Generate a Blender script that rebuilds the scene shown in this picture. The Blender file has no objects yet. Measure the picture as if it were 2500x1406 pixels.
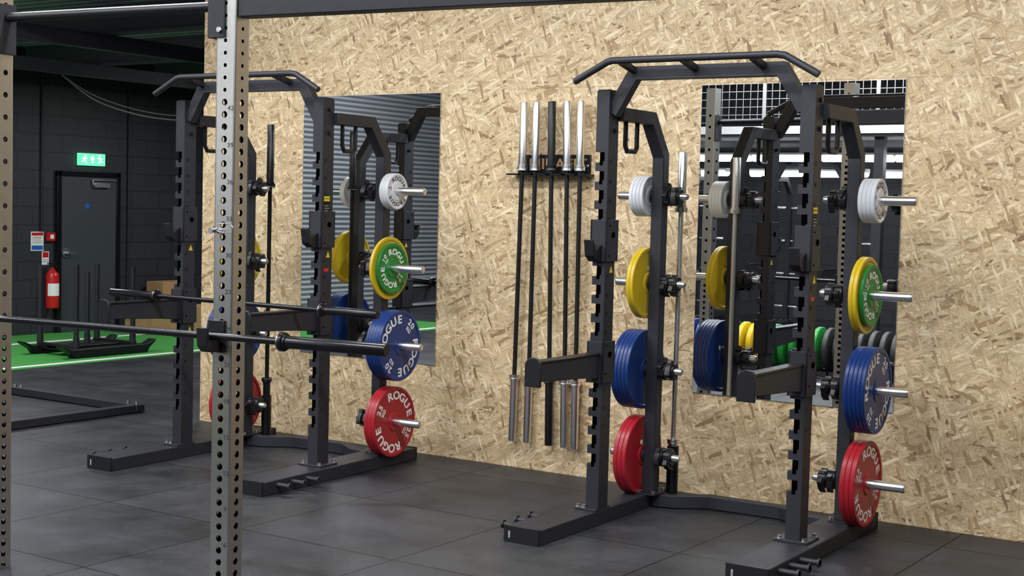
import bpy, bmesh, math, random
from mathutils import Vector, Matrix
random.seed(4)
ZOOM=None
scene=bpy.context.scene
COL=bpy.context.collection
try: scene.view_settings.view_transform='Standard'
except Exception: pass

# ---------------------------------------------------------------- materials
def pm(name,col,rough=.5,metal=0.,var=.12,scale=30.,bump=0.,bscale=200.,emit=None,es=0.,coat=0.,spec=.5):
    m=bpy.data.materials.new(name); m.use_nodes=True; nt=m.node_tree; b=nt.nodes['Principled BSDF']
    tc=nt.nodes.new('ShaderNodeTexCoord'); nz=nt.nodes.new('ShaderNodeTexNoise'); nz.inputs['Scale'].default_value=scale; nz.inputs['Detail'].default_value=3
    nt.links.new(tc.outputs['Object'],nz.inputs['Vector'])
    mx=nt.nodes.new('ShaderNodeMix'); mx.data_type='RGBA'
    c=Vector(col); 
    mx.inputs['A'].default_value=(*[v*(1-var) for v in c],1); mx.inputs['B'].default_value=(*[min(1,v*(1+var)) for v in c],1)
    nt.links.new(nz.outputs['Fac'],mx.inputs['Factor']); nt.links.new(mx.outputs['Result'],b.inputs['Base Color'])
    b.inputs['Roughness'].default_value=rough; b.inputs['Metallic'].default_value=metal; b.inputs['Specular IOR Level'].default_value=spec
    if coat: b.inputs['Coat Weight'].default_value=coat; b.inputs['Coat Roughness'].default_value=.15
    if bump:
        n2=nt.nodes.new('ShaderNodeTexNoise'); n2.inputs['Scale'].default_value=bscale; nt.links.new(tc.outputs['Object'],n2.inputs['Vector'])
        bp=nt.nodes.new('ShaderNodeBump'); bp.inputs['Strength'].default_value=bump; bp.inputs['Distance'].default_value=.002
        nt.links.new(n2.outputs['Fac'],bp.inputs['Height']); nt.links.new(bp.outputs['Normal'],b.inputs['Normal'])
    if emit: b.inputs['Emission Color'].default_value=(*emit,1); b.inputs['Emission Strength'].default_value=es
    return m
M_frame=pm('frame_paint',(.019,.020,.026),.5,0,.1,40,.2,500,spec=.36)
M_black=pm('black_plastic',(.008,.008,.010),.4,spec=.4)
M_blackm=pm('black_metal_gloss',(.012,.012,.014),.25,.4)
M_hole=pm('recess_shade',(.001,.001,.001),.9,spec=0)  # near-black without gloss: shade inside openings, put into the colour
M_chrome=pm('chrome',(.78,.78,.79),.28,1,.04)
M_chromer=pm('knurled_chrome',(.6,.6,.61),.4,1,.1,300)
M_zinc=pm('zinc_bolt',(.55,.55,.56),.35,1)
M_steel=pm('brushed_steel',(.58,.575,.56),.34,1,.12,60)
M_red=pm('plate_red',(.36,.012,.022),.36,0,.05,8,spec=.4)
M_blue=pm('plate_blue',(.008,.034,.165),.36,0,.05,8,spec=.4)
M_yellow=pm('plate_yellow',(.60,.42,.015),.36,0,.05,8,spec=.4)
M_green=pm('plate_green',(.012,.20,.03),.36,0,.05,8,spec=.4)
M_white=pm('plate_white',(.66,.68,.72),.38,0,.04,8)
M_lw=pm('lettering_white',(.9,.9,.9),.5)
M_lb=pm('lettering_black',(.03,.03,.03),.5)
M_grey=pm('label_grey',(.28,.28,.28),.5)
M_lnum=pm('number_grey',(.002,.002,.002),.5,spec=0)
M_labely=pm('label_yellow',(.7,.55,.02),.5)
M_labelk=pm('label_black',(.006,.006,.006),.45,spec=.2)
M_extred=pm('signal_red',(.55,.015,.015),.3)
M_door=pm('door_paint',(.045,.05,.062),.5)
M_wood=pm('plywood',(.42,.25,.12),.6,0,.25,6)
M_greenlit=pm('exit_green',(.02,.45,.15),.4,emit=(.12,.75,.35),es=1.6)
M_whitelit=pm('exit_white',(.9,.95,.9),.4,emit=(.9,1,.93),es=2.5)
M_tube=pm('tube_white',(1,1,1),.4,emit=(.93,.97,1),es=14)
M_bluesign=pm('sign_blue',(.02,.12,.5),.4)
M_mirror=pm('mirror_glass',(.88,.90,.90),.0,1,.0)
M_mezz=pm('mezz_white',(.6,.6,.62),.5)

def osb():
    m=bpy.data.materials.new('osb_board'); m.use_nodes=True; nt=m.node_tree; N=nt.nodes; L=nt.links; b=N['Principled BSDF']
    tc=N.new('ShaderNodeTexCoord'); sep=N.new('ShaderNodeSeparateXYZ'); L.new(tc.outputs['Object'],sep.inputs[0])
    cb=N.new('ShaderNodeCombineXYZ'); L.new(sep.outputs[0],cb.inputs[0]); L.new(sep.outputs[2],cb.inputs[1])
    wn=N.new('ShaderNodeTexNoise'); wn.noise_dimensions='2D'; wn.inputs['Scale'].default_value=18; wn.inputs['Detail'].default_value=3
    L.new(cb.outputs[0],wn.inputs['Vector'])
    va=N.new('ShaderNodeVectorMath'); va.operation='MULTIPLY_ADD'; va.inputs[1].default_value=(.016,.016,0); 
    L.new(wn.outputs['Color'],va.inputs[0]); L.new(cb.outputs[0],va.inputs[2])
    prev=None; prevh=None
    layers=[(6,30,0),(7.5,34,28),(6.5,40,-33),(9,34,62),(7,40,-62),(5.5,36,10),(10,36,86),(6,46,-16),(9,50,42),(8.5,52,-48),(4.8,42,18),(13,62,-5),(5.2,50,-26),(11,56,70)]
    for i,(sx,sz,ang) in enumerate(layers):
        mp=N.new('ShaderNodeMapping'); mp.vector_type='POINT'
        mp.inputs['Rotation'].default_value=(0,0,math.radians(ang)); mp.inputs['Location'].default_value=(i*3.7,i*5.3,0)
        L.new(va.outputs[0],mp.inputs['Vector'])
        sc=N.new('ShaderNodeVectorMath'); sc.operation='MULTIPLY'; sc.inputs[1].default_value=(sx,sz,0); L.new(mp.outputs[0],sc.inputs[0])
        vo=N.new('ShaderNodeTexVoronoi'); vo.voronoi_dimensions='2D'; vo.inputs['Scale'].default_value=1; L.new(sc.outputs[0],vo.inputs['Vector'])
        sp=N.new('ShaderNodeSeparateColor'); L.new(vo.outputs['Color'],sp.inputs[0])
        rp=N.new('ShaderNodeValToRGB'); e=rp.color_ramp; e.elements[0].position=0; e.elements[0].color=(.24,.145,.065,1); e.elements[1].position=1; e.elements[1].color=(.84,.69,.455,1)
        for p,c in ((.05,(.40,.265,.13,1)),(.2,(.57,.415,.23,1)),(.6,(.67,.505,.295,1)),(.85,(.75,.59,.37,1))):
            el=e.elements.new(p); el.color=c
        L.new(sp.outputs[1],rp.inputs[0])
        mr=N.new('ShaderNodeMapRange'); mr.inputs['From Min'].default_value=.22; mr.inputs['From Max'].default_value=.62; mr.inputs['To Min'].default_value=1.03; mr.inputs['To Max'].default_value=.70  # thin shadows between flakes painted in: colour darkens towards each flake edge
        L.new(vo.outputs['Distance'],mr.inputs['Value'])
        mu=N.new('ShaderNodeVectorMath'); mu.operation='SCALE'; L.new(rp.outputs[0],mu.inputs[0]); L.new(mr.outputs[0],mu.inputs['Scale'])
        if prev is None: prev=mu.outputs[0]; prevh=sp.outputs[1]
        else:
            gt=N.new('ShaderNodeMath'); gt.operation='GREATER_THAN'; gt.inputs[1].default_value=.68; L.new(sp.outputs[0],gt.inputs[0])
            ds=N.new('ShaderNodeMath'); ds.operation='LESS_THAN'; ds.inputs[1].default_value=.6; L.new(vo.outputs['Distance'],ds.inputs[0])
            mm=N.new('ShaderNodeMath'); mm.operation='MULTIPLY'; L.new(gt.outputs[0],mm.inputs[0]); L.new(ds.outputs[0],mm.inputs[1])
            mx=N.new('ShaderNodeMix'); mx.data_type='RGBA'; L.new(mm.outputs[0],mx.inputs['Factor']); L.new(prev,mx.inputs['A']); L.new(mu.outputs[0],mx.inputs['B']); prev=mx.outputs['Result']
            mh=N.new('ShaderNodeMix'); mh.data_type='FLOAT'; L.new(mm.outputs[0],mh.inputs[0]); L.new(prevh,mh.inputs[2]); L.new(sp.outputs[2],mh.inputs[3]); prevh=mh.outputs[0]
    gn=N.new('ShaderNodeTexNoise'); gn.noise_dimensions='2D'; gn.inputs['Scale'].default_value=110; L.new(cb.outputs[0],gn.inputs['Vector'])
    gm=N.new('ShaderNodeMapRange'); gm.inputs['To Min'].default_value=.82; gm.inputs['To Max'].default_value=1.18; L.new(gn.outputs['Fac'],gm.inputs['Value'])
    s1=N.new('ShaderNodeVectorMath'); s1.operation='SCALE'; L.new(prev,s1.inputs[0]); L.new(gm.outputs[0],s1.inputs['Scale'])
    def seam(sock,per,off,w):
        a=N.new('ShaderNodeMath'); a.operation='ADD'; a.inputs[1].default_value=off; L.new(sock,a.inputs[0])
        p=N.new('ShaderNodeMath'); p.operation='PINGPONG'; p.inputs[1].default_value=per/2; L.new(a.outputs[0],p.inputs[0])
        l=N.new('ShaderNodeMath'); l.operation='LESS_THAN'; l.inputs[1].default_value=w; L.new(p.outputs[0],l.inputs[0]); return l.outputs[0]
    sa=seam(sep.outputs[0],1.22,5.5+1.22*4,.0018); sb=seam(sep.outputs[2],2.44,-0.0,.0018)
    mx2=N.new('ShaderNodeMath'); mx2.operation='MAXIMUM'; L.new(sa,mx2.inputs[0]); L.new(sb,mx2.inputs[1])
    sm=N.new('ShaderNodeMapRange'); sm.inputs['To Min'].default_value=1; sm.inputs['To Max'].default_value=.68; L.new(mx2.outputs[0],sm.inputs['Value'])
    s2=N.new('ShaderNodeVectorMath'); s2.operation='SCALE'; L.new(s1.outputs[0],s2.inputs[0]); L.new(sm.outputs[0],s2.inputs['Scale'])
    L.new(s2.outputs[0],b.inputs['Base Color']); b.inputs['Roughness'].default_value=.6
    bp=N.new('ShaderNodeBump'); bp.inputs['Strength'].default_value=.3; bp.inputs['Distance'].default_value=.002; L.new(prevh,bp.inputs['Height']); L.new(bp.outputs[0],b.inputs['Normal'])
    return m
def rubber():
    m=bpy.data.materials.new('rubber_tiles'); m.use_nodes=True; nt=m.node_tree; N=nt.nodes; L=nt.links; b=N['Principled BSDF']
    tc=N.new('ShaderNodeTexCoord')
    br=N.new('ShaderNodeTexBrick'); br.offset=0; br.inputs['Scale'].default_value=1; br.inputs['Brick Width'].default_value=1.; br.inputs['Row Height'].default_value=1.; br.inputs['Mortar Size'].default_value=.0035; br.inputs['Mortar Smooth'].default_value=0
    br.inputs['Color1'].default_value=(.022,.023,.026,1); br.inputs['Color2'].default_value=(.017,.018,.021,1); br.inputs['Mortar'].default_value=(.003,.003,.003,1)
    mp=N.new('ShaderNodeMapping'); mp.inputs['Location'].default_value=(.12,.38,0); L.new(tc.outputs['Object'],mp.inputs[0]); L.new(mp.outputs[0],br.inputs['Vector'])
    n1=N.new('ShaderNodeTexNoise'); n1.inputs['Scale'].default_value=2.2; n1.inputs['Detail'].default_value=6; n1.inputs['Roughness'].default_value=.65; L.new(tc.outputs['Object'],n1.inputs[0])
    r1=N.new('ShaderNodeMapRange'); r1.inputs['From Min'].default_value=.35; r1.inputs['From Max'].default_value=.75; r1.inputs['To Min'].default_value=.7; r1.inputs['To Max'].default_value=2.3; L.new(n1.outputs['Fac'],r1.inputs['Value'])
    n2=N.new('ShaderNodeTexNoise'); n2.inputs['Scale'].default_value=260; L.new(tc.outputs['Object'],n2.inputs[0])
    r2=N.new('ShaderNodeMapRange'); r2.inputs['From Min'].default_value=.3; r2.inputs['From Max'].default_value=.7; r2.inputs['To Min'].default_value=.8; r2.inputs['To Max'].default_value=1.2; L.new(n2.outputs['Fac'],r2.inputs['Value'])
    mu=N.new('ShaderNodeMath'); mu.operation='MULTIPLY'; L.new(r1.outputs[0],mu.inputs[0]); L.new(r2.outputs[0],mu.inputs[1])
    s=N.new('ShaderNodeVectorMath'); s.operation='SCALE'; L.new(br.outputs['Color'],s.inputs[0]); L.new(mu.outputs[0],s.inputs['Scale']); L.new(s.outputs[0],b.inputs['Base Color'])
    rr=N.new('ShaderNodeMapRange'); rr.inputs['To Min'].default_value=.34; rr.inputs['To Max'].default_value=.62; L.new(n1.outputs['Fac'],rr.inputs['Value']); L.new(rr.outputs[0],b.inputs['Roughness'])
    sr=N.new('ShaderNodeMapRange'); sr.inputs['To Min'].default_value=.34; sr.inputs['To Max'].default_value=.06; L.new(br.outputs['Fac'],sr.inputs['Value']); L.new(sr.outputs[0],b.inputs['Specular IOR Level'])
    bp=N.new('ShaderNodeBump'); bp.inputs['Strength'].default_value=.3; bp.inputs['Distance'].default_value=.002; L.new(n2.outputs['Fac'],bp.inputs['Height']); L.new(bp.outputs[0],b.inputs['Normal'])
    return m
def blockwork(col,bw=.44,bh=.22,name='painted_block',axis='yz'):
    m=bpy.data.materials.new(name); m.use_nodes=True; nt=m.node_tree; N=nt.nodes; L=nt.links; b=N['Principled BSDF']
    tc=N.new('ShaderNodeTexCoord'); sp=N.new('ShaderNodeSeparateXYZ'); cb=N.new('ShaderNodeCombineXYZ'); L.new(tc.outputs['Object'],sp.inputs[0])
    L.new(sp.outputs[1 if axis=='yz' else 0],cb.inputs[0]); L.new(sp.outputs[2],cb.inputs[1])
    br=N.new('ShaderNodeTexBrick'); br.inputs['Scale'].default_value=1; br.inputs['Brick Width'].default_value=bw; br.inputs['Row Height'].default_value=bh; br.inputs['Mortar Size'].default_value=.008
    br.inputs['Color1'].default_value=(*col,1); br.inputs['Color2'].default_value=(*[c*.85 for c in col],1); br.inputs['Mortar'].default_value=(*[c*.45 for c in col],1)
    L.new(cb.outputs[0],br.inputs['Vector']); L.new(br.outputs['Color'],b.inputs['Base Color']); b.inputs['Roughness'].default_value=.55
    bp=N.new('ShaderNodeBump'); bp.inputs['Strength'].default_value=.5; bp.inputs['Distance'].default_value=.01; bp.invert=True; L.new(br.outputs['Fac'],bp.inputs['Height']); L.new(bp.outputs[0],b.inputs['Normal'])
    return m
def corrug(col,axis,freq,name,rough=.45,metal=.3):
    m=bpy.data.materials.new(name); m.use_nodes=True; nt=m.node_tree; N=nt.nodes; L=nt.links; b=N['Principled BSDF']
    tc=N.new('ShaderNodeTexCoord'); w=N.new('ShaderNodeTexWave'); w.bands_direction=axis; w.inputs['Scale'].default_value=freq; L.new(tc.outputs['Object'],w.inputs[0])
    r=N.new('ShaderNodeValToRGB'); r.color_ramp.elements[0].color=(*[c*.35 for c in col],1); r.color_ramp.elements[1].color=(*col,1); r.color_ramp.elements[1].position=.5; L.new(w.outputs['Fac'],r.inputs[0]); L.new(r.outputs[0],b.inputs['Base Color'])
    b.inputs['Roughness'].default_value=rough; b.inputs['Metallic'].default_value=metal
    bp=N.new('ShaderNodeBump'); bp.inputs['Distance'].default_value=.02; L.new(w.outputs['Fac'],bp.inputs['Height']); L.new(bp.outputs[0],b.inputs['Normal'])
    return m
M_osb=osb(); M_rub=rubber(); M_block=blockwork((.026,.027,.035)); M_blockx=blockwork((.026,.027,.035),axis='xz',name='painted_block_b')
M_turf=pm('turf_green',(.035,.24,.035),.9,0,.35,90,.6,300)
M_line=pm('turf_white',(.7,.72,.7),.8)
M_ceil=corrug((.38,.36,.44),'Y',1.9,'ceiling_sheet',.5,0)
M_beam=pm('ceiling_beam',(.09,.088,.11),.5)
M_shut=corrug((.42,.45,.50),'Z',4.2,'roller_shutter_metal',.45,.2)
M_darkceil=pm('dark_ceiling',(.02,.021,.025),.7)

# ---------------------------------------------------------------- mesh builder
class MB:
    def __init__(s): s.bm=bmesh.new()
    def face(s,vs,m=0):
        try: f=s.bm.faces.new(vs); f.material_index=m; return f
        except ValueError: return None
    def box(s,x0,x1,y0,y1,z0,z1,m=0,M=None):
        P=[Vector((x,y,z)) for x in (x0,x1) for y in (y0,y1) for z in (z0,z1)]
        if M: P=[M@p for p in P]
        v=[s.bm.verts.new(p) for p in P]
        for f in ((0,1,3,2),(4,6,7,5),(0,4,5,1),(2,3,7,6),(0,2,6,4),(1,5,7,3)): s.face([v[i] for i in f],m)
    def cyl(s,p0,p1,r,seg=20,m=0,r2=None,caps=True):
        p0=Vector(p0);p1=Vector(p1); r2=r if r2 is None else r2
        d=(p1-p0).normalized(); a=d.orthogonal().normalized(); b=d.cross(a)
        A=[];B=[]
        for i in range(seg):
            t=2*math.pi*i/seg; o=a*math.cos(t)+b*math.sin(t); A.append(s.bm.verts.new(p0+o*r)); B.append(s.bm.verts.new(p1+o*r2))
        for i in range(seg): j=(i+1)%seg; s.face([A[i],A[j],B[j],B[i]],m)
        if caps: s.face(A[::-1],m); s.face(B,m)
    def lathe(s,prof,axis=0,seg=48,m=0,ms=None,M=None,closed=True):
        rings=[]
        for r,t in prof:
            ring=[]
            for i in range(seg):
                a=2*math.pi*i/seg; c=r*math.cos(a); d=r*math.sin(a)
                p=Vector((t,c,d)) if axis==0 else (Vector((c,d,t)) if axis==2 else Vector((d,t,c)))
                if M: p=M@p
                ring.append(s.bm.verts.new(p))
            rings.append(ring)
        n=len(rings); 
        for k in range(n if closed else n-1):
            A=rings[k];B=rings[(k+1)%n]; mm=ms[k] if ms else m
            for i in range(seg): j=(i+1)%seg; s.face([A[i],A[j],B[j],B[i]],mm)
        if not closed: s.face(rings[0][::-1],ms[0] if ms else m); s.face(rings[-1],ms[-1] if ms else m)
    def sweep(s,pts,prof,nrm,m=0):
        pts=[Vector(p) for p in pts]; nrm=Vector(nrm).normalized(); rings=[]
        for i,p in enumerate(pts):
            if i==0: t=(pts[1]-p).normalized(); k=1
            elif i==len(pts)-1: t=(p-pts[i-1]).normalized(); k=1
            else:
                t1=(p-pts[i-1]).normalized(); t2=(pts[i+1]-p).normalized(); t=(t1+t2).normalized(); k=1/max(.3,t.dot(t1))
            u=nrm.cross(t).normalized()
            rings.append([s.bm.verts.new(p+u*a*k+nrm*b) for a,b in prof])
        n=len(prof)
        for A,B in zip(rings,rings[1:]):
            for i in range(n): j=(i+1)%n; s.face([A[i],A[j],B[j],B[i]],m)
        s.face(rings[0][::-1],m); s.face(rings[-1],m)
    def prism(s,poly,axis,d0,d1,m=0,M=None):
        def mk(a,b,d):
            p=Vector((d,a,b)) if axis==0 else (Vector((a,d,b)) if axis==1 else Vector((a,b,d)))
            return s.bm.verts.new(M@p if M else p)
        A=[mk(a,b,d0) for a,b in poly]; B=[mk(a,b,d1) for a,b in poly]
        n=len(A)
        for i in range(n): j=(i+1)%n; s.face([A[i],A[j],B[j],B[i]],m)
        s.face(A[::-1],m); s.face(B,m)
    def addmesh(s,me,M,m=0):
        vs=[s.bm.verts.new(M@v.co) for v in me.vertices]
        for p in me.polygons: s.face([vs[i] for i in p.vertices],m)
    def mesh(s,name,mats,smooth=True,ang=35,recalc=True):
        if recalc: bmesh.ops.recalc_face_normals(s.bm,faces=s.bm.faces)
        me=bpy.data.meshes.new(name); s.bm.to_mesh(me); s.bm.free()
        for mt in mats: me.materials.append(mt)
        if smooth:
            me.polygons.foreach_set('use_smooth',[True]*len(me.polygons)); me.set_sharp_from_angle(angle=math.radians(ang))
        return me
    def obj(s,name,mats,parent=None,bevel=0,smooth=True,**kw):
        o=bpy.data.objects.new(name,s.mesh(name,mats,smooth)); COL.objects.link(o)
        if parent: o.parent=parent
        if bevel: addbev(o,bevel)
        for k,v in kw.items(): o[k]=v
        return o
def addbev(o,w):
    b=o.modifiers.new('bevel','BEVEL'); b.width=w; b.segments=2; b.limit_method='ANGLE'; b.angle_limit=math.radians(40)
def sq(a,b=None): b=a if b is None else b; return [(-a/2,-b/2),(a/2,-b/2),(a/2,b/2),(-a/2,b/2)]
def circ(r,n=14): return [(r*math.cos(2*math.pi*i/n),r*math.sin(2*math.pi*i/n)) for i in range(n)]
def empty(name,loc=(0,0,0),rz=0,**kw):
    e=bpy.data.objects.new(name,None); e.location=loc; e.rotation_euler=(0,0,rz); e.empty_display_size=.1; COL.objects.link(e)
    for k,v in kw.items(): e[k]=v
    return e
def copy_tree(o):
    c=o.copy(); COL.objects.link(c)
    for ch in list(o.children):
        d=copy_tree(ch); d.parent=c; d.matrix_parent_inverse=ch.matrix_parent_inverse.copy()
    return c
_tc={}
def glyph(t,bold=.0):
    k=(t,bold)
    if k not in _tc:
        cu=bpy.data.curves.new('g','FONT'); cu.body=t; cu.size=1; cu.align_x='CENTER'; cu.align_y='CENTER'; cu.offset=bold; cu.resolution_u=3
        o=bpy.data.objects.new('g',cu); COL.objects.link(o); dg=bpy.context.evaluated_depsgraph_get(); dg.update()
        me=bpy.data.meshes.new_from_object(o.evaluated_get(dg)); bpy.data.objects.remove(o); _tc[k]=me
    return _tc[k]
FX=Matrix(((0,0,1,0),(1,0,0,0),(0,1,0,0),(0,0,0,1)))
FY=Matrix(((1,0,0,0),(0,0,-1,0),(0,1,0,0),(0,0,0,1)))
def put(mb,t,F,pos,size,sx=1,rot=0,m=0,bold=.0):
    mb.addmesh(glyph(t,bold),Matrix.Translation(pos)@F@Matrix.Rotation(rot,4,'Z')@Matrix.Diagonal((size*sx,size,size,1)),m)

# ---------------------------------------------------------------- room
def slab(name,mat,x0,x1,y0,y1,z0,z1,**kw):
    mb=MB(); mb.box(x0,x1,y0,y1,z0,z1); return mb.obj(name,[mat],smooth=False,kind='structure',**kw)
XL=-14.2
slab('floor',M_rub,XL-.2,5.2,-14.2,12.2,-.1,0)
slab('wall_back',M_osb,-7.9,5.2,0,.12,0,4.4)
slab('wall_left',M_block,XL-.2,XL,-14.2,12.2,0,4.4)
slab('wall_far',M_blockx,XL,5.2,12,12.2,0,4.4)
slab('wall_front',M_blockx,XL,5.2,-14.2,-14,0,4.4)
slab('wall_right',M_block,5,5.2,-14.2,12.2,0,4.4)
slab('ceiling',M_darkceil,XL-.2,5.2,-14.2,12.2,4.4,4.5)
slab('ceiling_low',M_ceil,XL,-7.95,-1.5,12,3.42,3.5)
mb=MB()
for y in (1.2,3.2,5.2,7.4,9.6): 
    mb.box(XL,-8.0,y-.06,y+.06,3.16,3.18); mb.box(XL,-8.0,y-.008,y+.008,3.18,3.40); mb.box(XL,-8.0,y-.06,y+.06,3.40,3.42)
mb.obj('trim_1',[M_beam],kind='structure')
mb=MB()
for x in (-12.9,-10.4): mb.box(x-.05,x+.05,-1.4,12,3.02,3.16)
mb.obj('trim_2',[M_beam],kind='structure')
mb=MB(); mb.box(XL+.001,XL+.06,-13.5,-3.2,0.02,4.0)
mb.obj('door_2',[M_shut],kind='structure',smooth=False)
mb=MB(); mb.box(-14.19,-11.42,-8.6,11.9,0.0,.006); mb.box(-11.60,-11.51,-8.6,11.9,.006,.008,1); mb.box(-13.42,-13.32,-8.6,11.9,.006,.008,1)
mb.obj('turf_track',[M_turf,M_line],smooth=False,label='bright green artificial turf lane with white lines',category='turf')
mb=MB()
dy0,dy1,dz=3.69,4.54,1.92
mb.box(XL,XL+.05,dy0-.06,dy0,0.01,dz+.06,0);mb.box(XL,XL+.05,dy1,dy1+.06,0.01,dz+.06,0);mb.box(XL,XL+.05,dy0-.06,dy1+.06,dz,dz+.06,0)
d=mb.obj('door_1',[M_blackm],bevel=.003,kind='structure')
mb=MB(); mb.box(XL+.005,XL+.04,dy0+.004,dy1-.004,.01,dz-.004); mb.obj('door_leaf',[M_door],d,bevel=.003)
mb=MB(); mb.box(XL+.04,XL+.09,dy1-.38,dy1-.14,dz-.13,dz-.07); mb.box(XL+.05,XL+.07,dy1-.38,dy1-.02,dz-.045,dz-.03); mb.box(XL+.05,XL+.07,dy1-.4,dy1-.38,dz-.1,dz-.03); mb.obj('door_closer',[M_zinc],d,bevel=.003)
mb=MB(); mb.cyl((XL+.04,dy0+.07,.98),(XL+.055,dy0+.07,.98),.06,24); mb.cyl((XL+.055,dy0+.07,.98),(XL+.1,dy0+.07,.98),.012,12); mb.box(XL+.09,XL+.105,dy0+.06,dy0+.16,.972,.988); mb.obj('door_handle',[M_zinc],d)
mb=MB(); mb.cyl((XL+.04,4.08,1.56),(XL+.043,4.08,1.56),.035,24); mb.obj('door_sticker',[M_bluesign],d)
ex=empty('exit_sign',(XL,4.15,2.06),label='illuminated green emergency exit sign above the door',category='sign')
mb=MB(); mb.box(.0,.05,-.2,.2,0,.15); mb.obj('sign_panel',[M_greenlit],ex,bevel=.005)
mb=MB()
mb.prism([(-.012,.03),(.012,.03),(.012,.08),(.035,.08),(0,.125),(-.035,.08),(-.012,.08)],0,.05,.052)
for c,s in ((-.12,1),(.12,-1)):
    mb.cyl((.05,c+.01*s,.12),(.052,c+.01*s,.12),.013,12)
    mb.prism([(c-.012,.07),(c+.012,.07),(c+.02*s,.105),(c-.01,.105)],0,.05,.052)
    mb.prism([(c-.005,.075),(c+.01,.07),(c+.035*s,.03),(c+.02*s,.028)],0,.05,.052)
    mb.prism([(c-.012,.075),(c+.004,.07),(c-.02*s,.045),(c-.045*s,.04),(c-.045*s,.05)],0,.05,.052)
    mb.prism([(c-.04*s,.08),(c-.035*s,.088),(c+.04*s,.098),(c+.04*s,.088)],0,.05,.052)
mb.obj('pictograms',[M_whitelit],ex)
fe=empty('fire_extinguisher',(XL+.1,3.52,.32),label='red fire extinguisher hung on black block wall',category='fire extinguisher')
mb=MB(); mb.lathe([(.001,0),(.07,0),(.078,.02),(.078,.38),(.07,.42),(.04,.45),(.022,.465),(.022,.49),(.001,.49)],2,28,closed=False); mb.obj('cylinder_body',[M_extred],fe)
mb=MB(); mb.box(-.012,.012,-.05,.06,.5,.515); mb.box(-.012,.012,-.07,.05,.53,.545); mb.cyl((0,0,.48),(0,0,.53),.018,12); mb.obj('valve_handle',[M_black],fe)
mb=MB(); mb.sweep([(0,.05,.5),(0,.09,.46),(0,.1,.35),(0,.1,.15)],circ(.01,8),(1,0,0)); mb.obj('hose',[M_black],fe)
mb=MB(); mb.prism([(.0792*math.cos(a/10*2.2-1.4),.0792*math.sin(a/10*2.2-1.4)) for a in range(11)]+[(.077*math.cos(a/10*2.2-1.4),.077*math.sin(a/10*2.2-1.4)) for a in range(10,-1,-1)],2,.15,.3); mb.obj('cylinder_label',[M_lw],fe)
def wsign(name,y0,y1,z0,z1,stripes,label,cat):
    mb=MB(); mb.box(XL,XL+.004,y0,y1,z0,z1,0)
    ms=[M_lw]
    for (a,b,c,dd,mt) in stripes:
        if mt not in ms: ms.append(mt)
        mb.box(XL+.004,XL+.006,y0+(y1-y0)*a,y0+(y1-y0)*b,z0+(z1-z0)*c,z0+(z1-z0)*dd,ms.index(mt))
    return mb.obj(name,ms,label=label,category=cat)
wsign('fire_notice',3.28,3.46,1.01,1.24,[(.05,.95,.05,.28,M_bluesign),(.05,.95,.8,.95,M_extred),(.1,.9,.4,.43,M_grey),(.1,.9,.5,.53,M_grey),(.1,.8,.6,.63,M_grey),(.1,.85,.69,.72,M_extred)],'white blue and red fire action notice on wall','sign')
wsign('extinguisher_sign',3.44,3.54,.84,1.0,[(.1,.9,.55,.95,M_extred),(.1,.9,.2,.25,M_grey),(.1,.9,.35,.4,M_grey)],'small white and red extinguisher identification sign','sign')
mb=MB(); mb.box(XL,XL+.05,3.5,3.6,1.13,1.23); mb.box(XL+.05,XL+.052,3.525,3.575,1.155,1.205,1); mb.obj('fire_call_point',[M_extred,M_lw],bevel=.004,label='square red fire alarm call point on wall',category='alarm')
mb=MB(); mb.cyl((XL+.02,3.42,1.24),(XL+.02,3.42,3.3),.012,10); mb.cyl((XL+.02,4.75,0.01),(XL+.02,4.75,3.3),.012,10)
mb.obj('trim_3',[M_frame],kind='structure')
def crom(P,n=6):
    P=[Vector(p) for p in P]; out=[]
    for i in range(len(P)-1):
        a=P[max(0,i-1)];b=P[i];c=P[i+1];e=P[min(len(P)-1,i+2)]
        for k in range(n):
            t=k/n; out.append(.5*((2*b)+(c-a)*t+(2*a-5*b+4*c-e)*t*t+(3*b-a-3*c+e)*t**3))
    out.append(P[-1]); return out
cp=[(-13.3,3.0,3.05),(-12.9,3.2,2.75),(-12.3,3.55,2.58),(-11.6,3.9,2.6),(-10.9,4.1,2.85),(-10.5,4.15,3.15)]
hc=None
for dz_,r in ((0,.008),(.05,.006)):
    q=crom([(a,b_,c+(dz_ if 0<i<5 else 0)) for i,(a,b_,c) in enumerate(cp)])
    mb=MB(); mb.sweep(q,circ(r,8),(-.38,.92,0))
    if hc is None: hc=mb.obj('hanging_cable',[M_grey],label='grey electrical cable sagging below dark ceiling beams',category='cable')
    else: mb.obj('cable_strand',[M_grey],hc)
sl=empty('push_sled',(-12.1,2.5,.008),label='black steel push sled with tall upright poles on turf',category='sled')
mb=MB()
for x in (-.35,.27):
    mb.prism([(-.56,.05),(-.68,.12),(-.68,.14),(-.55,.09),(.45,.09),(.56,.14),(.56,.12),(.47,.05),(.44,0),(-.52,0)],0,x-.06,x+.06)
mb.box(-.35,.27,-.48,-.40,.06,.12); mb.box(-.35,.27,.26,.34,.06,.12); mb.box(-.18,.1,-.48,.34,.07,.1)
mb.obj('sled_base',[M_black],sl,bevel=.004)
for px,py,h in ((-.33,-.45,.93),(.25,-.45,.97),(-.1,-.02,.86),(-.33,.3,.93),(.25,.3,.93)):
    mb=MB(); mb.cyl((px,py,.05),(px,py,h),.027,16); mb.cyl((px,py,.05),(px,py,.2),.034,16); mb.obj('push_pole',[M_frame],sl)
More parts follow.
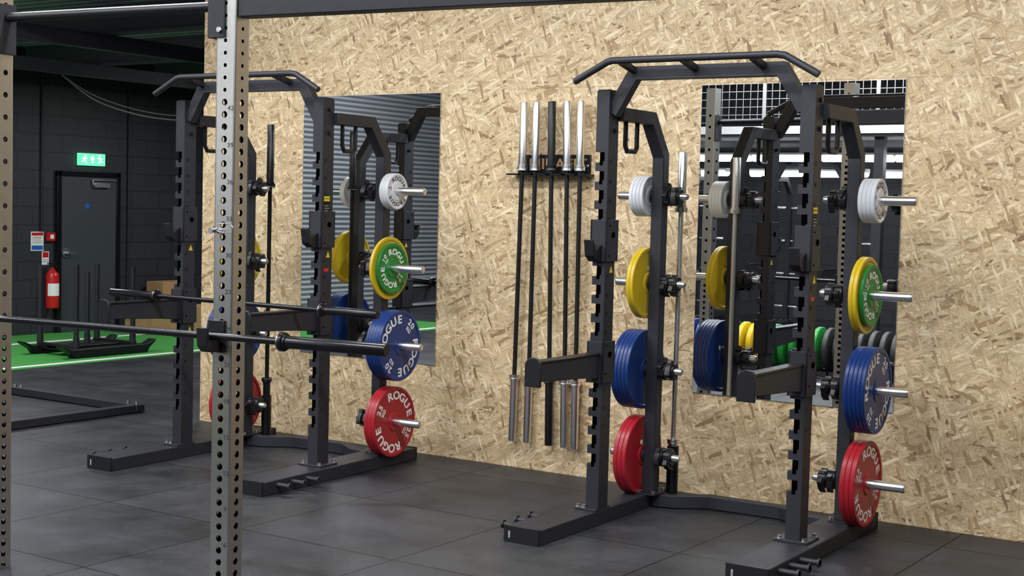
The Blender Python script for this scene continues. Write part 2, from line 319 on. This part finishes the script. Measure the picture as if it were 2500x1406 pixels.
for i,(x0,x1,y0,y1,h) in enumerate(((-14.1,-13.8,5.0,5.5,.6),(-13.7,-13.2,4.3,5.4,.32))):
    mb=MB(); mb.box(x0,x1,y0,y1,.008,h); mb.cyl((x1,(y0+y1)/2,h*.6),(x1+.001,(y0+y1)/2,h*.6),.05,16,1); mb.obj('plyometric_box',[M_wood,M_hole],bevel=.004,label='plain plywood jump box by the dark wall',category='box')
ff=empty('floor_frame',(-8.55,-.05,0),label='dark steel base frame lying on the rubber floor',category='frame')
mb=MB(); mb.box(-1.6,.05,-.04,.04,.005,.065); mb.obj('rear_rail',[M_frame],ff,bevel=.004)
mb=MB(); mb.box(-.04,.04,-2.2,-.04,.005,.065); mb.obj('side_rail',[M_frame],ff,bevel=.004)
for p in ((-1.5,0),(-1.42,0),(-.1,0),(0,0)): 
    mb=MB(); mb.cyl((p[0],p[1],.065),(p[0],p[1],.085),.014,6); mb.obj('rail_bolt',[M_zinc],ff)

# ---------------------------------------------------------------- squat racks
W=1.1304; HF=.0794; HT=2.307
ZL=[1.765,1.275,.785,.295]
def build_rack(loc,rz,label,ZS):
    R=empty('squat_rack',(loc[0],loc[1],0),rz,label=label,category='squat rack',group='free-standing half racks by the board wall')
    wx,wy=.075,.105
    for X in (0,W):
        mb=MB(); mb.box(X+.03,X+wx,0,wy,HF+.012,HT)
        zs=[.25+.1*n for n in range(1,18)]; z=HF+.012
        mb.box(X+.02,X+.03,.012,wy-.002,HF+.02,HT-.01,1)
        for c in zs:
            mb.box(X,X+.03,0,wy,z,c-.02); z=c+.035
            mb.box(X+.028,X+.054,-.0012,.01,c-.012,c+.035,1)  # black inlay on the face paints the notch's dark inside
            mb.box(X+.026,X+.045,-.0012,.01,c-.034,c-.012,1)
        mb.box(X,X+.03,0,wy,z,HT)
        up=mb.obj('front_upright',[M_frame,M_hole],R)
        mb=MB(); mb.box(X+.004,X+wx-.004,.004,wy-.004,HT,HT+.006); mb.obj('upright_cap',[M_black],R,bevel=.002)
        for n,c in enumerate(zs): 
            mb=MB(); put(mb,str(n+1),FX,(X+wx+.0006,.03,c-.02),.03,m=0); mb.obj('height_number',[M_lnum],R,smooth=False)
        for c in (.84,1.37): 
            mb=MB(); mb.prism([(.05,c-.02),(.085,c-.02),(.0675,c+.016)],0,X+wx,X+wx+.0015,0)
            put(mb,'!',FX,(X+wx+.002,.0675,c-.007),.022,m=1)
            mb.obj('warning_decal',[M_labely,M_lb],R,smooth=False)
        mb=MB(); mb.box(X-.05,X+.07+.005 if X==0 else X+.125,-.03,wy+.03,HF,HF+.012); mb.obj('base_plate',[M_frame],R,bevel=.002)
        for bx in ((X-.035,X+.0) if X==0 else (X-.02,X+.105)):
            for by in (-.017,wy+.017):
                mb=MB(); mb.cyl((bx,by,HF+.016),(bx,by,HF+.03),.011,6); mb.cyl((bx,by,HF+.012),(bx,by,HF+.016),.016,16); mb.obj('base_bolt',[M_zinc],R)
    mb=MB(); mb.box(W+wx,W+wx+.001,.02,.075,1.5,1.72,0); mb.box(W+wx+.001,W+wx+.0018,.02,.075,1.69,1.72,1)
    put(mb,'WARNING',FX,(W+wx+.0022,.0475,1.705),.013,m=0,bold=.01)
    for i in range(11): mb.box(W+wx+.001,W+wx+.0016,.026,.07-.006*(i%3),1.515+i*.0145,1.52+i*.0145,2)
    mb.obj('info_decal',[M_labelk,M_labely,M_grey],R,smooth=False)
    mb=MB(); mb.box(W+wx,W+wx+.001,.03,.075,1.265,1.285,0); mb.obj('info_decal',[M_extred],R,label='small red decal')
    for X in (0,W):
        cx=X+.038+.035
        mb=MB(); mb.sweep([(cx,.616,HF+.01),(cx,.616,1.99),(cx,.46,2.19),(cx,wy,2.19)],sq(.07),(1,0,0)); 
        mb.obj('rear_upright',[M_frame],R,bevel=.003)
        mb=MB(); mb.box(cx-.055,cx+.055,.55,.69,HF,HF+.01); mb.obj('rear_base_plate',[M_frame],R)
        for by in (.56,.68): 
            for bx in (cx-.045,cx+.045): 
                mb=MB(); mb.cyl((bx,by,HF+.01),(bx,by,HF+.026),.01,6); mb.obj('base_bolt',[M_zinc],R)
        mb=MB(); mb.sweep([(cx,.19,2.155),(cx,.19,2.03),(cx,.21,2.0),(cx,.30,2.0),(cx,.32,2.02),(cx,.32,2.155)],circ(.013,10),(1,0,0)); mb.obj('hanger_hook',[M_black],R)
        for bz in (2.10,2.24): 
            mb=MB(); mb.cyl((X-.012,.06,bz),(X+wx+.012,.06,bz),.012,6); mb.obj('upright_bolt',[M_blackm],R)
    mb=MB(); ym=.055; mb.sweep([(wx-.005,ym,2.19),(wx+.12,ym,2.395),(W-.12,ym,2.395),(W+.005,ym,2.19)],sq(.07,.06),(0,1,0)); mb.obj('top_crossmember',[M_frame],R,bevel=.003)
    mb=MB(); yb=-.12; mb.sweep([(-.07,yb,2.345),(.12,yb,2.44),(.15,yb,2.447),(W-.08,yb,2.447),(W-.04,yb,2.44),(W+.13,yb,2.345)],circ(.018,16),(0,1,0)); mb.obj('pull_up_bar',[M_frame],R)
    for x in (.2,.55,.92): 
        mb=MB(); mb.sweep([(x,ym-.03,2.41),(x,yb,2.44)],sq(.03,.03),(1,0,0)); mb.obj('bar_bracket',[M_frame],R)
    for x0 in (-.127,W-.0433):
        mb=MB(); mb.box(x0,x0+.2017,-.585,.925,0,HF); mb.obj('foot',[M_frame],R,bevel=.004)
        for y0,y1 in ((-.6,-.585),(.925,.935)):
            mb=MB(); mb.box(x0-.002,x0+.2037,y0,y1,0.,HF+.006); 
            if y0<0: mb.box(x0+.025,x0+.036,y0-.001,y0+.002,.022,.058,1)
            mb.obj('foot_end_cap',[M_black,M_grey],R,bevel=.003)
        sgn=-1 if x0<0 else 1; xe=x0 if x0<0 else x0+.2017
        for y in (-.46,-.33,-.2):
            mb=MB(); mb.cyl((xe,y,.05),(xe+sgn*.1,y,.05),.014,14); mb.cyl((xe+sgn*.09,y,.05),(xe+sgn*.1,y,.05),.022,16); mb.obj('band_peg',[M_frame],R)
    mb=MB(); mb.sweep([(.0747,.66,.04),(.19,.68,.04),(.36,.80,.04),(W-.33,.80,.04),(W-.16,.68,.04),(W-.0433,.66,.04)],sq(.07,.07),(0,0,1)); mb.obj('rear_crossmember',[M_frame],R,bevel=.003)
    mb=MB(); mb.cyl((.135,.76,.03),(.135,.76,.34),.034,20); mb.cyl((.135,.76,.0),(.135,.76,.03),.06,20); mb.obj('bar_holder',[M_blackm],R)
    for z in ZL:
        for (a,b,c) in ((.038,-.19,.0),(W+.108,W+.40,0)):
            s=1 if b>a else -1
            mb=MB(); mb.cyl((a,.616,z),(a+s*.012,.616,z),.04,20,1); 
            mb.lathe([(.001,a),(.0245,a),(.0245,b-s*.01),(.02,b-s*.003),(.012,b),(.001,b)],0,24,M=Matrix.Translation((0,.616,z)),closed=False); mb.obj('storage_horn',[M_chrome,M_frame],R)
        for (a,b) in ((.108,.25),(W+.038,W-.10)):
            s=1 if b>a else -1
            mb=MB(); mb.lathe([(.001,a),(.02,a),(.02,b-s*.012),(.014,b-s*.003),(.001,b)],0,20,M=Matrix.Translation((0,.616,z)),closed=False); mb.obj('collar_peg',[M_chrome],R)
    for X,zj,zs_ in ((0,1.47,ZS[0]),(W,1.47,ZS[1])):
        mb=MB(); mb.box(X-.012,X,-.012,wy+.012,zj-.06,zj+.16); mb.box(X-.012,X+wx+.012,-.012,-.002,zj-.06,zj+.16); mb.box(X+wx+.001,X+wx+.012,-.012,wy+.012,zj-.06,zj+.16)
        mb.box(X-.012,X+wx+.012,wy+.002,wy+.012,zj-.06,zj+.16)
        mb.cyl((X+wx+.012,.06,zj+.08),(X+wx+.016,.06,zj+.08),.016,20,1)
        for bz in (zj-.03,zj+.13): mb.cyl((X+wx+.012,.02,bz),(X+wx+.015,.02,bz),.005,10,1)
        j=mb.obj('hook_carriage',[M_frame,M_hole],R,bevel=.002)
        mb=MB(); mb.prism([(-.012,zj-.06),(-.012,zj+.03),(-.075,zj+.0),(-.10,zj+.055),(-.115,zj+.055),(-.10,zj-.03),(-.06,zj-.06)],0,X+.008,X+.062); mb.obj('bar_hook',[M_black],R,bevel=.003)
        z=zs_
        mb=MB(); mb.box(X-.012,X,-.014,wy+.012,z-.10,z+.12); mb.box(X-.012,X+wx+.012,-.014,-.002,z-.10,z+.12); mb.box(X+wx+.001,X+wx+.012,-.014,wy+.012,z-.10,z+.12); mb.box(X-.012,X+wx+.012,wy+.002,wy+.012,z-.1,z+.12)
        mb.cyl((X+wx+.012,.06,z+.05),(X+wx+.016,.06,z+.05),.016,20,1)
        for bz in (z-.05,z+.1): mb.cyl((X+wx+.012,.02,bz),(X+wx+.015,.02,bz),.005,10,1)
        mb.obj('spotter_carriage',[M_frame,M_hole],R,bevel=.002)
        mb=MB(); mb.prism([(-.014,z-.075),(-.014,z+.05),(-.62,z+.05),(-.62,z-.04),(-.2,z-.06)],0,X+.01,X+.066); mb.obj('spotter_arm',[M_frame],R,bevel=.003)
        mb=MB(); mb.box(X+.004,X+.072,-.615,-.015,z+.05,z+.062); 
        a=[( -.045+.038, z-.065),(.083,z-.065),(.085,z+.05),(.07,z+.075),(.04,z+.083),(.01,z+.075),(-.009,z+.05)]
        mb.prism([(X+p,q) for p,q in a],1,-.635,-.62); mb.obj('spotter_pad',[M_black],R,bevel=.003)
    return R
RA=(-6.8953,-1.2050,.0437); RBp=(-3.8066,-1.1301,.0165)
rackA=build_rack(RA[:2],RA[2],'charcoal half rack with black barbell on its spotter arms',(.98,.98))
rackB=build_rack(RBp[:2],RBp[2],'charcoal half rack beside wall barbell holder, loaded with coloured plates',(.865,.90))
for x,y,r in ((-7.2,-11.6,math.pi+.1),(-9.6,-11.8,math.pi-.05)):
    c=copy_tree(rackB); c.location=(x,y,0); c.rotation_euler=(0,0,r); c['label']='dark half rack standing under the mezzanine, seen in the mirror'
def RM(r): return Matrix.Translation((r[0],r[1],0))@Matrix.Rotation(r[2],4,'Z')

# ---------------------------------------------------------------- plates
def plate_mesh(r,t,name,mat):
    rim=.012 if r>.15 else .008; h=t/2
    d=min(.006,t*.25); hub=.055
    prof=[(.0258,-h),(hub,-h),(hub+.006,-h+d),(r-rim*2.2,-h+d),(r-rim*1.6,-h),(r-.003,-h),(r,-h+.003),(r,h-.003),(r-.003,h),(r-rim*1.6,h),(r-rim*2.2,h-d),(hub+.006,h-d),(hub,h),(.0258,h)]
    mb=MB(); mb.lathe(prof,0,72,0,ms=[0]*13+[1]); return mb.mesh(name,[mat,M_chrome],ang=25)
def letter_meshes(r,t,kg,mat,name):
    x=t/2-min(.006,t*.25)+.0008; out=[]
    big=r>.15
    rr=r-.058 if big else r-.034; sz=.074 if r>.2 else (.062 if r>.18 else (.052 if big else .036))
    step=sz*.9/rr
    def arc(mb,word,mid,size,sx,stp,rad):
        n=len(word)
        for i,ch in enumerate(word):
            phi=mid+(i-(n-1)/2)*stp
            put(mb,ch,FX,(x,math.sin(phi)*rad,math.cos(phi)*rad),size,sx,-phi,0,.03)
    for mid in (0,math.pi): 
        mb=MB(); arc(mb,'ROGUE',mid,sz,1.2,step,rr); out.append(mb.mesh(name,[mat],smooth=False))
    for mid in (math.pi/2,3*math.pi/2):
        mb=MB(); arc(mb,kg,mid,sz*.78,1.1,sz*.5/rr,rr+sz*.12); arc(mb,'KG',mid,sz*.5,1.1,sz*.42/rr,rr-sz*.5); out.append(mb.mesh(name,[mat],smooth=False))
    return out
def sticker_mesh(t,name):
    mb=MB(); x=-t/2-.0006
    mb.cyl((x,.0,.085),(x-.0005,0,.085),.014,20); return mb.mesh(name,[M_lw],smooth=False)
PT={'red':(.225,.026,'25',M_red,M_lw),'blue':(.225,.022,'20',M_blue,M_lw),'yellow':(.2,.021,'15',M_yellow,M_lw),'green':(.1625,.021,'10',M_green,M_lw),'white':(.114,.0215,'5',M_white,M_lb)}
PM={};LM={};SM={}
for k,(r,t,kg,m,lm_) in PT.items():
    PM[k]=plate_mesh(r,t,'weight_plate_mesh_'+k,m); LM[k]=letter_meshes(r,t,kg,lm_,'plate_lettering_'+k); SM[k]=sticker_mesh(t,'sticker_'+k)
ROT={'red':.45,'green':.5,'blue':-.75,'white':.3,'yellow':.1}
def put_plates(rk,side,z,seq):
    base=RM(rk)
    x=(W+.108+.016) if side>0 else (.038-.016)
    n=len(seq)
    for i,k in enumerate(seq):
        r,t=PT[k][:2]; cx=x+side*t/2; x+=side*(t+.0006)
        zz=z-.0012
        o=bpy.data.objects.new('weight_plate',PM[k]); COL.objects.link(o)
        rot=random.uniform(-.15,.15)+ROT[k]
        o.matrix_world=base@Matrix.Translation((cx,.616,zz))@(Matrix.Identity(4) if side>0 else Matrix.Rotation(math.pi,4,'Z'))@Matrix.Rotation(-rot,4,'X')
        o['label']='round %s %s kg weight plate stored on a chrome rack horn'%(k,PT[k][2]); o['category']='weight plate'; o['group']='coloured weight plates on rack horns'
        if side>0 and i==n-1:
            for me in LM[k]:
                l=bpy.data.objects.new('plate_lettering',me); l.parent=o; COL.objects.link(l)
        if i==0 and side<0:
            l=bpy.data.objects.new('plate_sticker',SM[k]); l.parent=o; COL.objects.link(l)
for rk in (RA,RBp):
    A=rk is RA
    put_plates(rk,1,ZL[0],['white']*(3 if A else 4)); put_plates(rk,-1,ZL[0],['white']*(2 if A else 4))
    put_plates(rk,1,ZL[1],['yellow']*(1 if A else 2)+['green']); put_plates(rk,-1,ZL[1],['yellow','yellow','green'])
    put_plates(rk,1,ZL[2],['blue']*5); put_plates(rk,-1,ZL[2],['blue']*5)
    put_plates(rk,1,ZL[3],['red']*3); put_plates(rk,-1,ZL[3],['red']*3)
def collar_master():
    C=empty('barbell_collar',label='black plastic barbell clamp collar on rack peg',category='barbell collar',group='clamp collars on rack pegs')
    mb=MB(); mb.lathe([(.0215,-.022),(.042,-.022),(.046,-.016),(.046,.016),(.042,.022),(.0215,.022)],0,24)
    for a in range(6):
        M=Matrix.Rotation(a*math.pi/3,4,'X'); mb.box(-.018,.018,-.009,.009,.042,.053,0,M)
    mb.obj('collar_ring',[M_black],C,bevel=.0015)
    mb=MB(); mb.prism([(-.055,.025),(-.066,-.01),(-.056,-.05),(-.045,-.056),(-.048,-.01),(-.04,.025)],0,-.016,.016); mb.box(-.013,.013,-.062,-.03,.02,.045); mb.obj('collar_lever',[M_black],C,bevel=.002)
    return C
cm=collar_master(); first=True
for rk in (RA,RBp):
    for z in ZL:
        for xs,s in (((.133,.184),1),((W+.013,W-.038),-1)):
            for x in xs:
                c=cm if first else copy_tree(cm); first=False
                c.matrix_world=RM(rk)@Matrix.Translation((x,.616,z))@Matrix.Rotation(random.uniform(-1.2,1.2),4,'X')

# ---------------------------------------------------------------- barbells
def barbell(shaft,sl,ms,mk,label,group=None,cr=.04,ends=True,chrome_ring=True):
    B=empty('barbell',label=label,category='barbell')
    if group: B['group']=group
    h=shaft/2
    mb=MB(); mb.cyl((-h-.01,0,0),(h+.01,0,0),.0143,18); mb.obj('shaft',[mk],B)
    for s in (-1,1):
        a=s*h; mb=MB()
        mb.lathe([(.0146,a),(.035,a),(cr,a+s*.004),(cr,a+s*.02),(.037,a+s*.024),(.03,a+s*.026),(.03,a+s*.036),(.025,a+s*.037),(.025,a+s*(sl-.004)),(.0225,a+s*sl),(.001,a+s*sl)],0,28,closed=False)
        mb.cyl((a+s*.005,0,0),(a+s*.008,0,0),cr+.0004,28,1)
        mb.obj('sleeve',[ms,M_zinc if chrome_ring else ms],B)
    return B
def place(B,p0,p1):
    p0=Vector(p0);p1=Vector(p1); d=(p1-p0).normalized(); B.rotation_mode='QUATERNION'; B.rotation_quaternion=d.to_track_quat('X','Z'); B.location=(p0+p1)/2
b=barbell(1.31,.41,M_blackm,M_blackm,'black barbell resting across the rack spotter arms')
base=RM(RA)
p=lambda x,z:(base@Vector((x,-.25,z)))
place(b,p(.105,1.0685),p(1.415,1.0585))
b=barbell(1.3,.34,M_chrome,M_chromer,'chrome barbell standing upright in the rack holder',cr=.036); place(b,RM(RBp)@Vector((.135,.76,.34)),RM(RBp)@Vector((.137,.76,1.70)))
b.location=RM(RBp)@Vector((.136,.76,1.03))
b=barbell(1.31,.43,M_blackm,M_blackm,'black barbell standing upright in the rack holder',cr=.036); place(b,RM(RA)@Vector((.135,.76,.34)),RM(RA)@Vector((.137,.76,1.70))); b.location=RM(RA)@Vector((.136,.76,1.12))
wr=empty('barbell_wall_rack',(-4.77,0,1.90),label='black wall-mounted holder carrying five vertical barbells',category='barbell rack')
mb=MB(); mb.box(-.27,.27,-.012,0,.0,.12); 
for x in (-.25,.25): mb.cyl((x,-.012,.05),(x,-.016,.05),.011,6,1)
mb.obj('back_plate',[M_black,M_zinc],wr,bevel=.002)
mb=MB(); put(mb,'MIRAFIT',FY,(.03,-.0135,.058),.095,1.25,0,0,.015); mb.obj('rack_lettering',[M_wood],wr,smooth=False)
mb=MB(); mb.box(-.3,.3,-.03,-.012,-.012,-.002)
bx_top=[-4.965,-4.87,-4.76,-4.645,-4.545]; bx_bot=[-5.01,-4.895,-4.73,-4.615,-4.54]
edges=[-5.07]+[x+d for x in bx_top for d in (-.017,.017)]+[-4.47]
for i in range(0,len(edges),2): mb.box(edges[i]+4.77,edges[i+1]+4.77,-.10,-.012,-.012,-.002)
mb.obj('slotted_shelf',[M_blackm],wr,bevel=.001)
for i,(a,c) in enumerate(zip(bx_top,bx_bot)):
    k=i==2
    b=barbell(1.31,.43,M_black if k else M_chrome,M_black,('black' if k else 'chrome-sleeved black-shafted')+' barbell hanging vertically in wall holder',group='barbells hanging on the wall',cr=.034)
    p0=Vector((c,-.045,.17-(.02 if i==2 else (.03 if i>2 else 0)))); p1=Vector((a,-.066,2.35)); d=(p1-p0).normalized()
    place(b,p1-d*2.17,p1)

# ---------------------------------------------------------------- mirrors
def mirror(x0,x1,label):
    e=empty('wall_mirror',((x0+x1)/2,0,.609),label=label,category='mirror',group='frameless wall mirrors')
    w=(x1-x0)/2
    mb=MB(); mb.box(-w,w,-.006,-.0005,0,1.82); mb.obj('mirror_glass',[M_mirror],e,smooth=False)
    mb=MB()
    for x in (-w,w): mb.box(x-.0015 if x<0 else x,x if x<0 else x+.0015,-.0065,0,0,1.82)
    mb.box(-w,w,-.0065,0,1.82,1.8215); mb.box(-w,w,-.0065,0,-.0015,0)
    mb.obj('mirror_edge',[M_zinc],e)
mirror(-6.885,-5.675,'tall frameless mirror on the board wall behind rack'); mirror(-3.753,-2.533,'tall frameless mirror on the board wall behind rack')

# ---------------------------------------------------------------- perforated rig
RGR=math.radians(6.6)
rig=empty('gym_rig',(-4.13,-3.47,0),RGR,label='brushed steel perforated rig posts with black crossbeams',category='gym rig')
def post(cx,holes,zt,parent,w=.097,d=.095):
    bm=bmesh.new(); c=.01
    def side(F,wd):
        hw=wd/2-c; z=0
        for (hz,r,hh) in holes:
            z0,z1=hz-hh,hz+hh
            if z0>z+1e-4:
                vs=[bm.verts.new(F(a,b)) for a,b in ((-hw,z),(hw,z),(hw,z0),(-hw,z0))]; bm.faces.new(vs)
            ca=math.atan2(hh,hw); an=sorted([2*math.pi*i/16+.01 for i in range(16)]+[ca,math.pi-ca,math.pi+ca,2*math.pi-ca])
            In=[];Ou=[]
            for a in an:
                cc,ss=math.cos(a),math.sin(a); t=min(hw/max(1e-9,abs(cc)),hh/max(1e-9,abs(ss)))
                In.append(bm.verts.new(F(cc*r,hz+ss*r))); Ou.append(bm.verts.new(F(cc*t,hz+ss*t)))
            for i in range(len(an)):
                j=(i+1)%len(an); bm.faces.new([In[i],Ou[i],Ou[j],In[j]])
            z=z1
        vs=[bm.verts.new(F(a,b)) for a,b in ((-hw,z),(hw,z),(hw,zt),(-hw,zt))]; bm.faces.new(vs)
    side(lambda a,b:(cx+a,-d/2,b),w); side(lambda a,b:(cx-a,d/2,b),w); side(lambda a,b:(cx+w/2,a,b),d); side(lambda a,b:(cx-w/2,-a,b),d)
    for sx,sy,a0 in ((1,1,0),(-1,1,90),(-1,-1,180),(1,-1,270)):
        pr=None
        for k in range(6):
            a=math.radians(a0+18*k); x=cx+sx*(w/2-c)+c*math.cos(a); y=sy*(d/2-c)+c*math.sin(a)
            v=[bm.verts.new((x,y,0)),bm.verts.new((x,y,zt))]
            if pr: bm.faces.new([pr[0],v[0],v[1],pr[1]])
            pr=v
    bm.normal_update()
    for f in bm.faces:
        ce=f.calc_center_median(); o=Vector((ce.x-cx,ce.y,0))
        if f.normal.dot(o)<0: f.normal_flip()
    me=bpy.data.meshes.new('rig_post'); 
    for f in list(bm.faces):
        vs=[bm.verts.new((cx+(v.co.x-cx)*(1-.008/w),v.co.y*(1-.008/d),v.co.z)) for v in f.verts]; nf=bm.faces.new(vs[::-1]); nf.material_index=1  # inner shell coloured black so the holes look shaded inside
    bmesh.ops.remove_doubles(bm,verts=bm.verts,dist=1e-5)
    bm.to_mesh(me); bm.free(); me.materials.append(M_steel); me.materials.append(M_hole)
    me.polygons.foreach_set('use_smooth',[False]*len(me.polygons))
    o=bpy.data.objects.new('rig_post',me); o.parent=parent; COL.objects.link(o)
    return o
ph=.049; PL=-1.305
H1=[(ph*n-.033,.0135 if n<44 else .008,ph/2) for n in range(1,56)]
H2=[(ph*n-.033,.0125,ph/2) for n in range(1,23)]+[(ph*22-.033+.098*k,.0125,.049) for k in range(1,16)]
H2=sorted(h for h in H2 if not (h[2]>.04 and h[0]-h[2]<ph*22-.033+ph/2-1e-4))
post(0,H1,2.75,rig); post(PL,H2,2.75,rig); post(3.6,H1,2.75,rig)
for n in range(3,43,3): 
    mb=MB(); put(mb,str(n),FY,(.031,-.0481,ph*n-.033+.024),.026,1.2,0,0,.01); mb.obj('hole_number',[M_lb],rig,smooth=False)
mb=MB(); mb.box(.049,3.55,-.035,.045,2.412,2.53); mb.obj('top_beam',[M_frame],rig,bevel=.004)
mb=MB(); mb.cyl((PL+.05,0,2.462),(-.05,0,2.462),.021,18); mb.obj('pull_up_bar',[M_black],rig)
for x,z0,z1 in ((0,2.33,2.56),(PL,2.30,2.52)):
    mb=MB()
    if x==0: mb.box(x-.09,x-.049,-.05,.05,z0,z1)
    else: mb.box(x+.049,x+.06,-.05,.05,z0,z1)
    mb.box(x-.049,x+.0,-.058,-.048,z0,z1)
    for bz in (z0+.03,z1-.05): mb.cyl((x-.02,-.058,bz),(x-.02,-.07,bz),.013,6,1)
    mb.obj('beam_bracket',[M_frame,M_zinc],rig,bevel=.002)
zb=1.145
for x in (0,PL):
    mb=MB(); mb.box(x-.056,x+.02,-.06,-.048,zb-.075,zb+.055); mb.prism([(-.06,zb-.07),(-.06,zb-.02),(-.125,zb-.02),(-.135,zb+.03),(-.15,zb+.03),(-.145,zb-.045),(-.12,zb-.07)],0,x-.045,x+.005)
    mb.box(x-.06,x-.049,-.06,.05,zb-.075,zb+.055)
    mb.obj('bar_hook',[M_black],rig,bevel=.003)
Rg=Matrix.Translation((-4.13,-3.47,0))@Matrix.Rotation(RGR,4,'Z')
b=barbell(1.68,.49,M_blackm,M_blackm,'black barbell racked on perforated steel rig posts',cr=.038)
place(b,Rg@Vector((-1.351,-.1,zb-.0055)),Rg@Vector((.329,-.1,zb-.0055)))
pn=empty('rig_pin',tuple(Rg@Vector((0,0,1.56))),RGR,label='steel detent pin with wire loop in post hole',category='pin')
mb=MB(); mb.cyl((-.03,-.048,0),(-.03,-.085,0),.008,12); mb.cyl((-.03,-.085,0),(-.03,-.09,0),.012,16); mb.cyl((-.05,-.075,-.004),(-.005,-.075,.009),.0045,10); mb.obj('pin_body',[M_zinc],pn)
mb=MB()
pts=[(-.01+.05*math.cos(t/16*2*math.pi)+.03,-.07,.012+.018*math.sin(t/16*2*math.pi)) for t in range(14)]
mb.sweep(pts,circ(.0014,6),(0,1,0)); mb.obj('wire_loop',[M_zinc],pn)

# ---------------------------------------------------------------- area behind the camera (seen in the mirrors)
mz=empty('mezzanine',(-6,-9.4,0),label='steel mezzanine with white edge and mesh railing',category='mezzanine')
mb=MB(); mb.box(-4.5,6,-4.5,0,2.66,2.8); mb.obj('mezzanine_deck',[M_darkceil],mz,smooth=False)
mb=MB(); mb.box(-4.5,6,0,.03,2.70,2.80); mb.obj('deck_edge',[M_mezz],mz,smooth=False)
mb=MB()
x=-4.5
while x<6: mb.box(x-.004,x+.004,.0,.006,2.85,3.6); x+=.1
for k in range(8): mb.box(-4.5,6,0,.006,2.85+.1*k-.004,2.85+.1*k+.004)
for k in range(8): mb.box(-4.5+k*1.5-.025,-4.5+k*1.5+.025,-.03,.02,2.82,3.85)
mb.box(-4.5,6,-.03,.02,3.6,3.65)
mb.obj('mesh_railing',[M_zinc],mz,smooth=False)
for x in (-4.3,-3.5,0,3.5):
    mb=MB(); mb.box(x-.06,x+.06,-.2,-.08,0,2.66); mb.obj('support_column',[M_frame],mz)
def fixture(x,y,z,L,rot,power,area=True,r=.03):
    e=empty('ceiling_light',(x,y,z),rot,label='slim white linear ceiling light fitting',category='light',group='linear ceiling lights')
    mb=MB(); mb.box(-L/2,L/2,-.05,.05,.0,.06); mb.obj('light_housing',[M_mezz],e,bevel=.004)
    mb=MB(); mb.cyl((-L/2+.02,0,-.005),(L/2-.02,0,-.005),r,12); mb.obj('light_tube',[M_tube],e)
    if area:
        l=bpy.data.lights.new('batten','AREA'); l.shape='RECTANGLE'; l.size=L; l.size_y=.25; l.energy=power; l.color=(.96,.98,1)
        o=bpy.data.objects.new('batten_light',l); o.location=(0,0,-.045); o.parent=e; COL.objects.link(o)
for x in (-9.2,-6.4,-3.6,-.8):
    fixture(x,-3.0,4.3,1.6,0,115); fixture(x,-6.0,4.3,1.6,0,130)
for x in (-12,-6.5,-1.5): fixture(x,-8.4,4.3,1.6,0,95)
for x in (-9.8,-8.6,-7.6,-6.6,-5.6): 
    for y in (-10.4,-12.4): fixture(x,y,2.45 if y>-11 else 2.3,1.0,0 if y>-11 else .3,14,area=(y>-11),r=.06)
fixture(-12.4,1.0,3.0,1.5,0,75)
fixture(-11.2,5.2,3.08,1.5,0,85)
st=empty('plate_toaster_rack',(-5.9,-6.4,0),label='low black floor rack filled with coloured bumper plates',category='plate rack')
mb=MB(); mb.box(-1.1,1.6,-.16,-.12,.03,.07); mb.box(-1.1,1.6,.12,.16,.03,.07)
for i in range(12): mb.box(-1.1+i*.24,-1.085+i*.24,-.16,.16,.0,.07)
mb.obj('rack_frame',[M_frame],st)
seq=['blue']*5+['yellow']*3+['green']*5+['black']*8
M_bp=pm('plate_black',(.02,.02,.02),.5)
for i,k in enumerate(seq):
    mb=MB(); t=.06; mb.lathe([(.026,-t/2),(.2,-t/2),(.218,-t/2+.004),(.225,-t/2+.012),(.225,t/2-.012),(.218,t/2-.004),(.2,t/2),(.026,t/2)],0,48)
    o=mb.obj('bumper_plate',[{'blue':M_blue,'yellow':M_yellow,'green':M_green,'black':M_bp}[k]],label='thick %s rubber bumper plate in floor rack'%k,category='weight plate',group='bumper plates in the floor rack')
    o.location=(-5.9-1.0+i*.12,-6.4,.295)

# ---------------------------------------------------------------- world + camera
w=bpy.data.worlds.new('world'); scene.world=w; w.use_nodes=True; w.node_tree.nodes['Background'].inputs[0].default_value=(.5,.55,.6,1); w.node_tree.nodes['Background'].inputs[1].default_value=.1
psi,th,ro=.5885,.0575,.0256
F=Vector((-math.sin(psi)*math.cos(th),math.cos(psi)*math.cos(th),-math.sin(th))); r0=Vector((math.cos(psi),math.sin(psi),0)); u0=r0.cross(F)
Rr=r0*math.cos(ro)+u0*math.sin(ro); U=-r0*math.sin(ro)+u0*math.cos(ro)
cam=bpy.data.cameras.new('camera'); co=bpy.data.objects.new('camera',cam); COL.objects.link(co)
co.matrix_world=Matrix(((Rr.x,U.x,-F.x,0),(Rr.y,U.y,-F.y,-7.596),(Rr.z,U.z,-F.z,1.687),(0,0,0,1)))
cam.sensor_width=36; cam.lens=3453/2500*36; cam.clip_start=.05
if ZOOM:
    cx,cy,k=ZOOM; cam.lens*=k; cam.shift_x=(cx-1250)/2500*k; cam.shift_y=-(cy-703)/2500*k
scene.camera=co
